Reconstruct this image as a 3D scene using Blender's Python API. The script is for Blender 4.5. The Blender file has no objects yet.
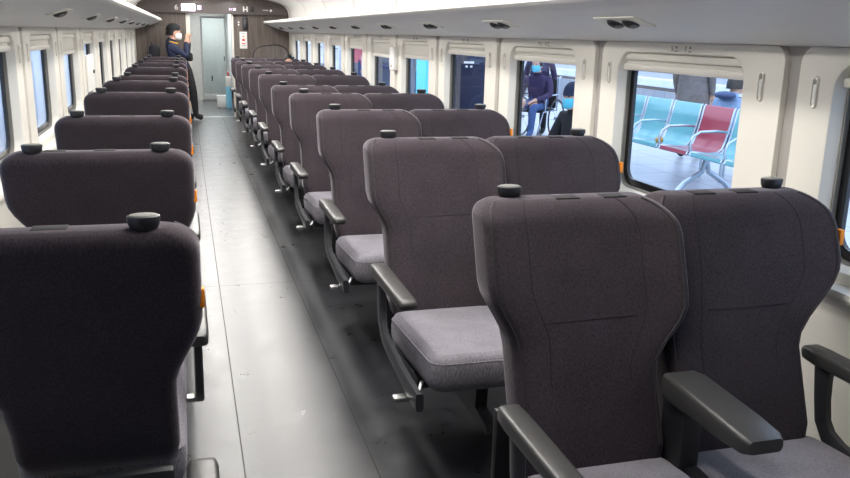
import bpy, bmesh, math, random
from mathutils import Vector, Matrix
random.seed(7)
S = bpy.context.scene
C = S.collection
PI = math.pi
H = 1.511                       # eye height
CX = 0.499                      # middle of the coach
WR, WL = 1.805, -0.807          # inner wall planes
YF, YB = 15.18, -2.0            # bulkhead, rear wall

# ------------------------------------------------------------------ materials
def nodes_of(name):
    m = bpy.data.materials.new(name); m.use_nodes = True
    nt = m.node_tree; b = nt.nodes['Principled BSDF']
    return m, nt, b
def srgb(r, g, b):
    f = lambda c: (c/255/12.92) if c/255 <= .04045 else ((c/255+.055)/1.055)**2.4
    return (f(r), f(g), f(b), 1)
def mat(name, col, rough=.5, metal=0, noise=0, scale=20, bump=0, spec=.5, sheen=0, bscale=None, coat=0):
    m, nt, b = nodes_of(name)
    b.inputs['Base Color'].default_value = col
    b.inputs['Roughness'].default_value = rough
    b.inputs['Metallic'].default_value = metal
    b.inputs['Specular IOR Level'].default_value = spec
    if sheen:
        b.inputs['Sheen Weight'].default_value = sheen
        b.inputs['Sheen Roughness'].default_value = .4
        b.inputs['Sheen Tint'].default_value = (.85, .8, .88, 1)
    if coat: b.inputs['Coat Weight'].default_value = coat
    if noise or bump:
        tc = nt.nodes.new('ShaderNodeTexCoord')
        n = nt.nodes.new('ShaderNodeTexNoise'); n.inputs['Scale'].default_value = scale
        n.inputs['Detail'].default_value = 5
        nt.links.new(tc.outputs['Object'], n.inputs['Vector'])
        if noise:
            r = nt.nodes.new('ShaderNodeMapRange')
            r.inputs['From Min'].default_value = .3; r.inputs['From Max'].default_value = .7
            r.inputs['To Min'].default_value = 1-noise; r.inputs['To Max'].default_value = 1+noise
            nt.links.new(n.outputs['Fac'], r.inputs['Value'])
            v = nt.nodes.new('ShaderNodeVectorMath'); v.operation = 'SCALE'
            v.inputs[0].default_value = col[:3]
            nt.links.new(r.outputs['Result'], v.inputs['Scale'])
            nt.links.new(v.outputs['Vector'], b.inputs['Base Color'])
        if bump:
            bp = nt.nodes.new('ShaderNodeBump'); bp.inputs['Strength'].default_value = bump
            bp.inputs['Distance'].default_value = .002
            if bscale:
                n2 = nt.nodes.new('ShaderNodeTexNoise'); n2.inputs['Scale'].default_value = bscale
                nt.links.new(tc.outputs['Object'], n2.inputs['Vector']); nt.links.new(n2.outputs['Fac'], bp.inputs['Height'])
            else: nt.links.new(n.outputs['Fac'], bp.inputs['Height'])
            nt.links.new(bp.outputs['Normal'], b.inputs['Normal'])
    return m
def emis(name, col, st):
    m, nt, b = nodes_of(name)
    b.inputs['Base Color'].default_value = col
    b.inputs['Emission Color'].default_value = col
    b.inputs['Emission Strength'].default_value = st
    return m
def fabric(name, col, sheen):
    m, nt, b = nodes_of(name)
    tc = nt.nodes.new('ShaderNodeTexCoord')
    mp = nt.nodes.new('ShaderNodeMapping'); mp.inputs['Scale'].default_value = (420, 420, 60)
    nt.links.new(tc.outputs['Object'], mp.inputs['Vector'])
    n = nt.nodes.new('ShaderNodeTexNoise'); n.inputs['Scale'].default_value = 1; n.inputs['Detail'].default_value = 2
    nt.links.new(mp.outputs['Vector'], n.inputs['Vector'])
    n2 = nt.nodes.new('ShaderNodeTexNoise'); n2.inputs['Scale'].default_value = 7; n2.inputs['Detail'].default_value = 4
    nt.links.new(tc.outputs['Object'], n2.inputs['Vector'])
    r = nt.nodes.new('ShaderNodeMapRange'); r.inputs['From Min'].default_value = .3; r.inputs['From Max'].default_value = .7
    r.inputs['To Min'].default_value = .62; r.inputs['To Max'].default_value = 1.38
    nt.links.new(n.outputs['Fac'], r.inputs['Value'])
    r2 = nt.nodes.new('ShaderNodeMapRange'); r2.inputs['From Min'].default_value = .3; r2.inputs['From Max'].default_value = .7
    r2.inputs['To Min'].default_value = .86; r2.inputs['To Max'].default_value = 1.14
    nt.links.new(n2.outputs['Fac'], r2.inputs['Value'])
    mu = nt.nodes.new('ShaderNodeMath'); mu.operation = 'MULTIPLY'
    nt.links.new(r.outputs['Result'], mu.inputs[0]); nt.links.new(r2.outputs['Result'], mu.inputs[1])
    v = nt.nodes.new('ShaderNodeVectorMath'); v.operation = 'SCALE'; v.inputs[0].default_value = col[:3]
    nt.links.new(mu.outputs['Value'], v.inputs['Scale']); nt.links.new(v.outputs['Vector'], b.inputs['Base Color'])
    bp = nt.nodes.new('ShaderNodeBump'); bp.inputs['Strength'].default_value = .35; bp.inputs['Distance'].default_value = .002
    nt.links.new(n.outputs['Fac'], bp.inputs['Height']); nt.links.new(bp.outputs['Normal'], b.inputs['Normal'])
    b.inputs['Roughness'].default_value = .9
    b.inputs['Specular IOR Level'].default_value = .15
    b.inputs['Sheen Weight'].default_value = sheen; b.inputs['Sheen Roughness'].default_value = .35
    b.inputs['Sheen Tint'].default_value = (.9, .84, .92, 1)
    return m
M = {}
M['fabric'] = fabric('seat fabric', (.043, .034, .040, 1), .34)
M['cushion'] = fabric('cushion fabric', (.205, .193, .218, 1), .25)
M['piping'] = mat('piping', (.022, .018, .021, 1), .8, sheen=.15)
M['stitch'] = mat('stitch', (.018, .014, .018, 1), .9)
M['patch'] = mat('hook strip', (.02, .018, .02, 1), .95)
M['orange'] = mat('orange tab', srgb(240, 140, 20), .6)
M['armpad'] = mat('arm pad', (.042, .041, .040, 1), .38, noise=.05, bump=.08, bscale=900)
M['frame'] = mat('charcoal frame', (.035, .036, .042, 1), .38, noise=.05)
M['metal'] = mat('brushed steel', (.55, .55, .55, 1), .35, 1, noise=.08)
M['dark'] = mat('dark plastic', (.015, .015, .017, 1), .45, noise=.05)
M['handle_top'] = mat('handle top', (.16, .16, .15, 1), .3, noise=.05)
M['cream'] = mat('cream panel', (.70, .675, .61, 1), .42, noise=.015, scale=3)
M['cream2'] = mat('cream blind', (.62, .60, .54, 1), .6, noise=.02, bump=.1, bscale=300)
M['recess'] = mat('grey recess', (.34, .32, .295, 1), .6, noise=.03)
M['rackgrey'] = mat('grey rack underside', (.74, .735, .735, 1), .5, noise=.015, scale=4)
M['white'] = mat('white panel', (.78, .77, .74, 1), .4, noise=.015, scale=3)
M['ceil'] = mat('ceiling white', (.74, .73, .70, 1), .5, noise=.015, scale=2)
M['gasket'] = mat('grey gasket', (.22, .215, .2, 1), .55)
M['black'] = mat('black frit', (.006, .006, .007, 1), .25)
M['wood'] = None
M['header'] = mat('header brown', (.085, .068, .065, 1), .35, noise=.06, scale=9)
M['alu'] = mat('aluminium', (.68, .68, .66, 1), .35, .6, noise=.04)
M['vest'] = mat('vestibule panel', (.58, .59, .585, 1), .3, .0, noise=.04)
M['black_cloth'] = mat('black cloth', (.012, .012, .015, 1), .9)
M['navy'] = mat('navy cloth', (.012, .018, .05, 1), .85, noise=.15)
M['skin'] = mat('skin', (.62, .36, .25, 1), .55, noise=.05)
M['hair'] = mat('black hair', (.008, .007, .008, 1), .55, noise=.2, scale=80)
M['maskw'] = mat('white mask', (.75, .78, .8, 1), .8)
M['maskb'] = mat('cyan mask', (.10, .55, .70, 1), .8)
M['yellow'] = mat('yellow strap', (.75, .42, .03, 1), .6)
M['jeans'] = mat('blue jeans', (.05, .10, .24, 1), .9, noise=.2)
M['purple'] = mat('purple jacket', (.035, .022, .075, 1), .8, noise=.2, scale=30)
M['coat'] = mat('grey brown coat', (.19, .155, .14, 1), .85, noise=.15)
M['blue_coat'] = mat('pale blue coat', (.30, .42, .62, 1), .8, noise=.12)
M['deepblue'] = mat('deep blue hood', (.06, .09, .19, 1), .8)
M['pink'] = mat('pink red coat', (.75, .07, .16, 1), .8, noise=.2)
M['cyan'] = emis('lit cyan panel', (.16, .72, .95, 1), .30)
M['maroon'] = mat('maroon poster', (.14, .05, .10, 1), .5, noise=.2)
M['aqua'] = mat('aqua perforated bench metal', (.16, .46, .50, 1), .3, .1, noise=.05, coat=.5)
M['redbench'] = mat('red bench metal', (.42, .04, .07, 1), .3, .1, noise=.05, coat=.5)
M['chrome'] = mat('bench steel', (.50, .56, .62, 1), .25, .8)
M['asphalt'] = mat('track ballast', (.13, .14, .16, 1), .9, noise=.4, scale=14)
M['signwhite'] = mat('white sign', (.8, .79, .76, 1), .5)
M['red'] = mat('red print', (.6, .03, .03, 1), .5)
M['text'] = mat('dark print', (.06, .06, .06, 1), .5)
M['textw'] = mat('pale print', (.8, .78, .76, 1), .5)
M['tan'] = mat('orange brown ball', (.55, .28, .06, 1), .6, noise=.2, scale=60)
M['bottle'] = mat('pale blue plastic', (.25, .62, .85, 1), .25, noise=.05)
M['fac'] = mat('pale facade', (.70, .76, .86, 1), .6, noise=.12, scale=.6)
M['fac2'] = mat('dark blue grey facade', (.12, .17, .27, 1), .5, noise=.35, scale=1.4)
M['snow'] = mat('white panel outside', (.85, .88, .92, 1), .6, noise=.05)
M['led'] = emis('ceiling light', (1, .965, .92, 1), 12.0)
M['pinkled'] = emis('pink display', (1, .72, .98, 1), 3.0)
M['pinktext'] = emis('display letters', (1, .62, .95, 1), 1.6)
M['vled'] = emis('vestibule light', (.97, .99, 1, 1), 12.0)

def wood():
    m, nt, b = nodes_of('dark ash panel')
    tc = nt.nodes.new('ShaderNodeTexCoord'); mp = nt.nodes.new('ShaderNodeMapping')
    mp.inputs['Scale'].default_value = (28, 28, 1.2)
    nt.links.new(tc.outputs['Object'], mp.inputs['Vector'])
    n = nt.nodes.new('ShaderNodeTexNoise'); n.inputs['Scale'].default_value = 1.5; n.inputs['Detail'].default_value = 6
    nt.links.new(mp.outputs['Vector'], n.inputs['Vector'])
    r = nt.nodes.new('ShaderNodeValToRGB')
    r.color_ramp.elements[0].position = .3; r.color_ramp.elements[0].color = (.085, .066, .057, 1)
    r.color_ramp.elements[1].position = .72; r.color_ramp.elements[1].color = (.165, .135, .118, 1)
    nt.links.new(n.outputs['Fac'], r.inputs['Fac']); nt.links.new(r.outputs['Color'], b.inputs['Base Color'])
    b.inputs['Roughness'].default_value = .45
    return m
M['wood'] = wood()
def glass(name, tint, gloss=.12):
    m = bpy.data.materials.new(name); m.use_nodes = True
    nt = m.node_tree; nt.nodes.clear()
    o = nt.nodes.new('ShaderNodeOutputMaterial'); t = nt.nodes.new('ShaderNodeBsdfTransparent')
    g = nt.nodes.new('ShaderNodeBsdfGlossy'); g.inputs['Roughness'].default_value = .03
    lw = nt.nodes.new('ShaderNodeLayerWeight'); lw.inputs['Blend'].default_value = .5
    pw = nt.nodes.new('ShaderNodeMath'); pw.operation = 'POWER'; pw.inputs[1].default_value = 5; nt.links.new(lw.outputs['Facing'], pw.inputs[0])
    f = nt.nodes.new('ShaderNodeMath'); f.operation = 'MULTIPLY_ADD'; f.inputs[1].default_value = .8; f.inputs[2].default_value = .03; nt.links.new(pw.outputs[0], f.inputs[0])
    mx = nt.nodes.new('ShaderNodeMixShader'); t.inputs['Color'].default_value = tint
    nt.links.new(f.outputs[0], mx.inputs[0]); nt.links.new(t.outputs[0], mx.inputs[1]); nt.links.new(g.outputs[0], mx.inputs[2])
    nt.links.new(mx.outputs[0], o.inputs['Surface'])
    return m
M['glass'] = glass('window glass', (.86, .93, 1, 1))
M['doorglass'] = glass('door glass', (.88, .92, .91, 1))
def floor_mat():
    m, nt, b = nodes_of('dark vinyl floor')
    tc = nt.nodes.new('ShaderNodeTexCoord')
    sp = nt.nodes.new('ShaderNodeSeparateXYZ'); nt.links.new(tc.outputs['Object'], sp.inputs[0])
    n = nt.nodes.new('ShaderNodeTexNoise'); n.inputs['Scale'].default_value = 7; n.inputs['Detail'].default_value = 9; n.inputs['Roughness'].default_value = .65
    nt.links.new(tc.outputs['Object'], n.inputs['Vector'])
    n3 = nt.nodes.new('ShaderNodeTexNoise'); n3.inputs['Scale'].default_value = 60; n3.inputs['Detail'].default_value = 6
    nt.links.new(tc.outputs['Object'], n3.inputs['Vector'])
    r = nt.nodes.new('ShaderNodeValToRGB')
    r.color_ramp.elements[0].position = .35; r.color_ramp.elements[0].color = (.020, .021, .024, 1)
    r.color_ramp.elements[1].position = .75; r.color_ramp.elements[1].color = (.040, .042, .047, 1)
    nt.links.new(n.outputs['Fac'], r.inputs['Fac'])
    cur = None
    for ax, v, w in (('X', .135, .0022), ('X', .592, .0022), ('Y', 4.9, .002), ('Y', 7.6, .002), ('Y', 10.3, .003)):
        c = nt.nodes.new('ShaderNodeMath'); c.operation = 'COMPARE'
        nt.links.new(sp.outputs[ax], c.inputs[0]); c.inputs[1].default_value = v; c.inputs[2].default_value = w
        if cur is None: cur = c
        else:
            a = nt.nodes.new('ShaderNodeMath'); a.operation = 'MAXIMUM'
            nt.links.new(cur.outputs[0], a.inputs[0]); nt.links.new(c.outputs[0], a.inputs[1]); cur = a
    mx = nt.nodes.new('ShaderNodeMixRGB'); mx.inputs['Color2'].default_value = (.02, .02, .02, 1)
    nt.links.new(cur.outputs[0], mx.inputs['Fac']); nt.links.new(r.outputs['Color'], mx.inputs['Color1'])
    nt.links.new(mx.outputs[0], b.inputs['Base Color'])
    rr = nt.nodes.new('ShaderNodeMapRange'); rr.inputs['From Min'].default_value = .3; rr.inputs['From Max'].default_value = .7
    rr.inputs['To Min'].default_value = .26; rr.inputs['To Max'].default_value = .36
    nt.links.new(n.outputs['Fac'], rr.inputs['Value'])
    ad = nt.nodes.new('ShaderNodeMath'); ad.operation = 'MULTIPLY_ADD'; ad.inputs[1].default_value = .5
    nt.links.new(cur.outputs[0], ad.inputs[0]); nt.links.new(rr.outputs['Result'], ad.inputs[2]); nt.links.new(ad.outputs[0], b.inputs['Roughness'])
    bp = nt.nodes.new('ShaderNodeBump'); bp.inputs['Strength'].default_value = .06; bp.inputs['Distance'].default_value = .002
    nt.links.new(n3.outputs['Fac'], bp.inputs['Height']); nt.links.new(bp.outputs['Normal'], b.inputs['Normal'])
    b.inputs['Specular IOR Level'].default_value = .5
    return m
M['floor'] = floor_mat()
def platform_mat():
    m, nt, b = nodes_of('platform paving')
    tc = nt.nodes.new('ShaderNodeTexCoord')
    br = nt.nodes.new('ShaderNodeTexBrick'); br.offset = 0
    br.inputs['Scale'].default_value = 1; br.inputs['Brick Width'].default_value = .6; br.inputs['Row Height'].default_value = .6
    br.inputs['Mortar Size'].default_value = .012
    br.inputs['Color1'].default_value = (.42, .44, .50, 1); br.inputs['Color2'].default_value = (.47, .47, .50, 1)
    br.inputs['Mortar'].default_value = (.25, .26, .30, 1)
    nt.links.new(tc.outputs['Object'], br.inputs['Vector']); nt.links.new(br.outputs['Color'], b.inputs['Base Color'])
    b.inputs['Roughness'].default_value = .35
    return m
M['platform'] = platform_mat()

# ------------------------------------------------------------------ mesh helpers
class MB:
    def __init__(s): s.v = []; s.f = []; s.mi = []
    def add(s, vs, fs, mi=0):
        o = len(s.v); s.v += [tuple(v) for v in vs]
        for f in fs: s.f.append(tuple(i+o for i in f)); s.mi.append(mi)
    def build(s, name, mats, parent=None, smooth=True, recalc=True, angle=40):
        me = bpy.data.meshes.new(name); me.from_pydata(s.v, [], s.f)
        if not isinstance(mats, (list, tuple)): mats = [mats]
        for m in mats: me.materials.append(m)
        me.polygons.foreach_set('material_index', s.mi)
        if recalc:
            bm = bmesh.new(); bm.from_mesh(me); bmesh.ops.recalc_face_normals(bm, faces=bm.faces[:]); bm.to_mesh(me); bm.free()
        if smooth:
            me.polygons.foreach_set('use_smooth', [True]*len(me.polygons)); me.set_sharp_from_angle(angle=math.radians(angle))
        me.update()
        o = bpy.data.objects.new(name, me); C.objects.link(o)
        if parent: o.parent = parent
        return o
def box(mb, x0, x1, y0, y1, z0, z1, r=0, mi=0, seg=2):
    bm = bmesh.new(); bmesh.ops.create_cube(bm, size=1)
    for v in bm.verts: v.co = ((x0+x1)/2+v.co.x*(x1-x0), (y0+y1)/2+v.co.y*(y1-y0), (z0+z1)/2+v.co.z*(z1-z0))
    if r:
        r = min(r, .49*min(abs(x1-x0), abs(y1-y0), abs(z1-z0)))
        bmesh.ops.bevel(bm, geom=bm.edges[:], offset=r, segments=seg, profile=.5, affect='EDGES')
    bm.verts.index_update()
    mb.add([v.co[:] for v in bm.verts], [[v.index for v in f.verts] for f in bm.faces], mi); bm.free(); return mb
def tube(mb, pts, rad, n=8, mi=0, closed=False, flat=1.0):
    pts = [Vector(p) for p in pts]; k = len(pts)
    rads = rad if isinstance(rad, (list, tuple)) else [rad]*k
    up = None; rings = []
    for i, p in enumerate(pts):
        if closed: t = pts[(i+1) % k]-pts[i-1]
        else: t = (pts[min(i+1, k-1)]-pts[max(i-1, 0)])
        t.normalize()
        if up is None:
            up = Vector((0, 0, 1)) if abs(t.z) < .9 else Vector((1, 0, 0))
        a = t.cross(up).normalized(); up = a.cross(t).normalized()
        rings.append([p+(a*math.cos(2*PI*j/n)*flat+up*math.sin(2*PI*j/n))*rads[i] for j in range(n)])
    vs = [v for r in rings for v in r]; fs = []
    for i in range(k if closed else k-1):
        for j in range(n):
            a = i*n+j; b = i*n+(j+1) % n; c = ((i+1) % k)*n+(j+1) % n; d = ((i+1) % k)*n+j
            fs.append((a, b, c, d))
    if not closed:
        fs.append(tuple(range(n))[::-1]); fs.append(tuple((k-1)*n+j for j in range(n)))
    mb.add(vs, fs, mi); return mb
def loft(mb, rings, mi=0, caps=True, closed=True):
    n = len(rings[0]); vs = [v for r in rings for v in r]; fs = []
    for i in range(len(rings)-1):
        for j in range(n if closed else n-1):
            fs.append((i*n+j, i*n+(j+1) % n, (i+1)*n+(j+1) % n, (i+1)*n+j))
    if caps:
        fs.append(tuple(range(n))[::-1]); fs.append(tuple((len(rings)-1)*n+j for j in range(n)))
    mb.add(vs, fs, mi); return mb
def ellipsoid(mb, c, r, n=16, m=10, mi=0, z0=-1, z1=1):
    rings = []
    for i in range(m+1):
        t = z0+(z1-z0)*i/m; a = math.asin(max(-1, min(1, t))); q = max(.001, math.cos(a))
        rings.append([(c[0]+r[0]*q*math.cos(2*PI*j/n), c[1]+r[1]*q*math.sin(2*PI*j/n), c[2]+r[2]*math.sin(a)) for j in range(n)])
    return loft(mb, rings, mi)
def cyl(mb, p0, p1, r, n=16, mi=0): return tube(mb, [p0, p1], r, n, mi)
def prism(mb, poly, axis, a0, a1, mi=0):
    # poly: list of 2D points; axis: extruded axis index
    def P(q, a):
        v = [0, 0, 0]; o = [i for i in range(3) if i != axis]; v[o[0]] = q[0]; v[o[1]] = q[1]; v[axis] = a; return v
    return loft(mb, [[P(q, a0) for q in poly], [P(q, a1) for q in poly]], mi)
def rrect(x0, x1, y0, y1, r, n=5, r_bot=None):
    # ccw from bottom left
    rb = r if r_bot is None else r_bot
    out = []
    for cx, cy, a0, rr in ((x1-rb, y0+rb, -90, rb), (x1-r, y1-r, 0, r), (x0+r, y1-r, 90, r), (x0+rb, y0+rb, 180, rb)):
        for i in range(n+1):
            a = math.radians(a0+90*i/n); out.append((cx+rr*math.cos(a), cy+rr*math.sin(a)))
    return out
def tag(o, label, cat, group=None, kind=None):
    if label: o['label'] = label
    if cat: o['category'] = cat
    if group: o['group'] = group
    if kind: o['kind'] = kind
    return o
def empty(name, loc=(0, 0, 0), rz=0):
    o = bpy.data.objects.new(name, None); C.objects.link(o); o.location = loc; o.rotation_euler = (0, 0, rz); o.empty_display_size = .1
    return o
def struct(o): o['kind'] = 'structure'; return o
def copy_tree(o, parent=None):
    c = o.copy(); C.objects.link(c)
    if parent: c.parent = parent
    for ch in list(o.children): copy_tree(ch, c)
    return c
def text_obj(s, name, size, mtl, parent, loc, rot, ext=.001):
    cu = bpy.data.curves.new(name, 'FONT'); cu.body = s; cu.size = size; cu.extrude = ext; cu.align_x = 'CENTER'; cu.align_y = 'CENTER'
    t = bpy.data.objects.new(name, cu); C.objects.link(t)
    dg = bpy.context.evaluated_depsgraph_get(); dg.update()
    me = bpy.data.meshes.new_from_object(t.evaluated_get(dg))
    bpy.data.objects.remove(t)
    me.materials.clear(); me.materials.append(mtl)
    o = bpy.data.objects.new(name, me); C.objects.link(o); o.location = loc; o.rotation_euler = rot
    if parent: o.parent = parent
    return o
def ss(a, b, t):
    t = max(0, min(1, (t-a)/(b-a))); return t*t*(3-2*t)

# ------------------------------------------------------------------ room shell
mb = MB(); box(mb, WL-.1, WR+.1, YB-.1, YF+5.2, -.08, 0); struct(mb.build('floor', M['floor'], smooth=False))
# window bays
G_R, G_L, PW = 2.164, 4.717, 1.2655
HOLE = (.235, 1.085); HZ = (.872, 1.462)
def outer_ring(y0, y1, z0, z1, r, n):
    return rrect(y0, y1, z0, z1, r, n, r_bot=.002)
def side_wall(side):
    X = WR if side > 0 else WL
    g0 = G_R if side > 0 else G_L
    def P(d, y, z): return (X+side*d, y, z)     # d: depth outwards
    ks = [k for k in range(-8, 14) if g0+k*PW < YF-.25 and g0+(k+1)*PW > YB+.0]
    w = MB()
    nseg = 6
    zlo = .82
    for k in ks:
        y0 = max(g0+k*PW+.036, YB); y1 = min(g0+(k+1)*PW-.036, YF)
        full = g0+(k+1)*PW <= YF+.35 and g0+k*PW >= YB-.01
        out = outer_ring(y0, y1, zlo, 1.506, .055, nseg)
        if y1-y0 > 1.12:
            a = g0+k*PW+HOLE[0]; b = min(g0+k*PW+HOLE[1], y1-.04)
            inn = rrect(a, b, HZ[0], HZ[1], .085, nseg)
            r0 = [P(0, *q) for q in out]
            def off(d, e): return [P(d, *q) for q in rrect(a+e, b-e, HZ[0]+e, HZ[1]-e, .085-e*.5, nseg)]
            loft(w, [r0, off(0, -.012), off(.004, -.003), off(.012, 0), off(.060, .012)], 0, caps=False)
            # bay edge returns into the recess
            loft(w, [r0, [P(.008, *q) for q in outer_ring(y0-.004, y1+.004, zlo, 1.51, .055, nseg)], [P(.035, *q) for q in outer_ring(y0-.004, y1+.004, zlo, 1.51, .055, nseg)]], 0, caps=False)
        else:
            loft(w, [[P(.03, *q) for q in out], [P(0, *q) for q in out]], 0)
    # recess strip behind the bays, lower wall, upper wall behind the rack
    ys = sorted(set([YB, YF]))
    for k in ks+[ks[-1]+1]:
        g = g0+k*PW
        if YB < g < YF: box(w, *sorted((X+side*.018, X+side*.06)), max(YB, g-.06), min(YF, g+.06), zlo, 1.52, 0, 1)
    box(w, *sorted((X, X+side*.06)), YB, YF, 0, zlo, 0, 0)
    box(w, *sorted((X, X+side*.06)), YB, YF, 1.504, 2.15, 0, 0)
    # sill ledge
    prism(w, [(X-side*.045, .800), (X-side*.050, .812), (X-side*.045, .828), (X+side*.03, .842), (X+side*.03, .80)], 1, YB, YF, 0)
    o = w.build('wall_right' if side > 0 else 'wall_left', [M['cream'], M['recess']], angle=35); struct(o)
    # skirting
    s = MB(); box(s, *sorted((X, X-side*.012)), YB, YF, 0, .09, .003)
    struct(s.build('baseboard_right' if side > 0 else 'baseboard_left', M['recess']))
    return ks
wn = 0
SHADE_R = {-1: .055, 0: .060, 1: .062, 2: .062, 3: .13, 4: .15, 5: .10, 6: .09, 7: .08, 8: .07}
SHADE_L = {-1: .06, 0: .075, 1: .135, 2: .08, 3: .08, 4: .08, 5: .08, 6: .08, 7: .08}
ORD = ['nearest', 'second', 'third', 'fourth', 'fifth', 'sixth', 'seventh', 'eighth', 'ninth', 'tenth', 'eleventh', 'twelfth']
def windows(side, ks):
    global wn
    X = WR if side > 0 else WL; g0 = G_R if side > 0 else G_L
    vis0 = -1 if side > 0 else -2
    for k in ks:
        g = g0+k*PW
        y1 = min(g0+(k+1)*PW-.028, YF)
        if y1-max(g+.028, YB) <= 1.12: continue
        a = g+HOLE[0]; b = min(g+HOLE[1], y1-.04)
        wn += 1
        def P(d, y, z): return (X+side*d, y, z)
        def rr(d, e, r): return [P(d, *q) for q in rrect(a+e, b-e, HZ[0]+e, HZ[1]-e, r, 6)]
        f = MB(); loft(f, [rr(.075, -.02, .08), rr(.060, -.02, .08), rr(.060, .046, .05), rr(.075, .046, .05)], 0, caps=False)
        w = f.build('window_%d' % wn, M['black'], angle=30); struct(w)
        gs = MB(); loft(gs, [rr(.044, .0075, .08), rr(.044, .016, .075), rr(.0598, .016, .075)], 0, caps=False)
        gs.build('gasket', M['gasket'], w)
        gl = MB(); gl.add(rr(.066, .042, .055), [tuple(range(28))])
        gl.build('glass_pane', M['glass'], w, smooth=False)
        # roller blind
        drop = (SHADE_R if side > 0 else SHADE_L).get(k, .08)
        sh = MB()
        xx = sorted((X+side*.030, X+side*.040))
        box(sh, *sorted((X+side*.016, X+side*.034)), a+.035, b-.035, HZ[1]-.032, HZ[1]-.004, .006)
        box(sh, *xx, a+.014, b-.014, HZ[1]-drop, HZ[1]-.022, .002)
        so = sh.build('roller_blind', M['cream2'], w)
        hb = MB(); box(hb, *sorted((X+side*.022, X+side*.043)), a+.010, b-.010, HZ[1]-drop-.016, HZ[1]-drop+.012, .006)
        hb.build('hem_bar', M['cream'], so)
ksr = side_wall(1); ksl = side_wall(-1)
windows(1, ksr); windows(-1, ksl)

# bin fascia + ceiling as one profile; CX mirrored
prof = [(1.803, 1.60), (1.800, 1.70), (1.795, 1.80), (1.775, 1.88), (1.73, 1.945), (1.65, 1.99), (1.50, 2.03), (1.25, 2.065), (.90, 2.09), (CX, 2.095)]
full = prof+[(2*CX-x, z) for x, z in prof[-2::-1]]
mb = MB(); loft(mb, [[(x, YB, z) for x, z in full], [(x, YF, z) for x, z in full]], 0, caps=False, closed=False)
loft(mb, [[(x, YB, z+.03) for x, z in full], [(x, YF, z+.03) for x, z in full]], 0, caps=False, closed=False)
struct(mb.build('ceiling', M['ceil'], recalc=False, angle=60))
# luggage racks
for side in (1, -1):
    m_ = lambda x: x if side > 0 else 2*CX-x
    und = [(1.803, 1.506), (1.77, 1.509), (1.66, 1.543), (1.55, 1.575), (1.45, 1.612), (1.375, 1.645)]
    poly = [(m_(x), z) for x, z in und]+[(m_(x), z) for x, z in ((1.365, 1.655), (1.365, 1.672), (1.378, 1.680), (1.50, 1.675), (1.803, 1.62))]
    t = empty('luggage_rack', (0, 0, 0))
    tag(t, 'long grey luggage rack along the %s wall, with reading lamps let into its underside' % ('right' if side > 0 else 'left'), 'luggage rack')
    r = MB(); loft(r, [[(x, YB, z) for x, z in poly], [(x, YF-.002, z) for x, z in poly]])
    r.build('rack_shelf', M['rackgrey'], t, angle=25)
    e = MB(); ep = [(m_(x), z) for x, z in ((1.374, 1.640), (1.358, 1.652), (1.356, 1.672), (1.370, 1.686), (1.380, 1.684), (1.368, 1.670), (1.370, 1.655), (1.380, 1.646))]
    loft(e, [[(x, YB, z) for x, z in ep], [(x, YF-.003, z) for x, z in ep]]); e.build('rack_edge', M['white'], t)
    # panel joints on the fascia
    for i in range(8):
        y = 1.5+1.9*i
        j = MB(); pts = [(m_(x-.0015), y, z-.001) for x, z in prof[1:7]]
        tube(j, pts, .002, 5); j.build('panel_joint', M['recess'], t)
# ceiling light strips
for i, (x, nm) in enumerate(((CX-.30, 'left'), (CX+.30, 'right'))):
    t = empty('ceiling_light', (x, 6.5, 2.075))
    tag(t, 'long white light strip in the ceiling on the %s side of the aisle' % nm, 'light')
    h = MB(); box(h, -.085, .085, -5.2, 8.3, -.002, .012, .003); h.build('housing', M['white'], t)
    l = MB(); box(l, -.065, .065, -5.15, 8.25, -.010, -.001, .003); l.build('diffuser', M['led'], t)
# rear wall behind the camera
mb = MB(); box(mb, WL-.06, WR+.06, YB-.06, YB, 0, 2.15); struct(mb.build('wall_rear', M['wood'], smooth=False))

# ------------------------------------------------------------------ bulkhead
DX0, DX1, DZ = .10, .80, 1.80
mb = MB()
box(mb, WL, DX0, YF, YF+.06, 0, 2.14); box(mb, DX1, WR, YF, YF+.06, 0, 2.14); box(mb, DX0, DX1, YF, YF+.06, DZ, 2.14)
struct(mb.build('wall_far', M['wood'], smooth=False))
# header
hd = empty('header_panel', (0, YF-.003, 0)); tag(hd, 'dark brown header panel with lit display across the far bulkhead', 'panel')
c = [(1.76, 1.80)]+[(1.66+.10*math.cos(a), 1.84+.085*math.sin(a)) for a in [math.radians(q) for q in (0, 20, 40, 60, 80)]]
top = c+[(1.3, 1.965), (.95, 1.985), (CX, 1.99)]
outline = [(1.75, 1.788)]+top+[(2*CX-x, z) for x, z in top[-2::-1]]+[(2*CX-1.75, 1.788)]
b_ = MB(); prism(b_, outline, 1, -.10, 0); b_.build('header_board', M['header'], hd, angle=30)
d = MB(); box(d, -.03, .195, -.108, -.10, 1.825, 1.94, .004)
dd = d.build('display_screen', M['pinkled'], hd)
ROT = (PI/2, 0, 0)
text_obj('6', 'car_number', .12, M['textw'], hd, (-.115, -.103, 1.875), ROT)
text_obj('車', 'display_letter', .085, M['pinktext'], hd, (.265, -.103, 1.875), ROT, .002)
text_obj('11', 'time_display', .055, M['pinktext'], hd, (.785, -.103, 1.868), ROT, .002)
text_obj('28', 'time_display', .055, M['pinktext'], hd, (.850, -.103, 1.868), ROT, .002)
pc = MB(); prism(pc, [(1.00, 1.835), (1.022, 1.835), (1.022, 1.865), (1.060, 1.865), (1.060, 1.835), (1.082, 1.835), (1.082, 1.925), (1.060, 1.925), (1.060, 1.885), (1.022, 1.885), (1.022, 1.925), (1.00, 1.925)], 1, -.104, -.1)
pc.build('toilet_pictogram', M['textw'], hd)
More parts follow.
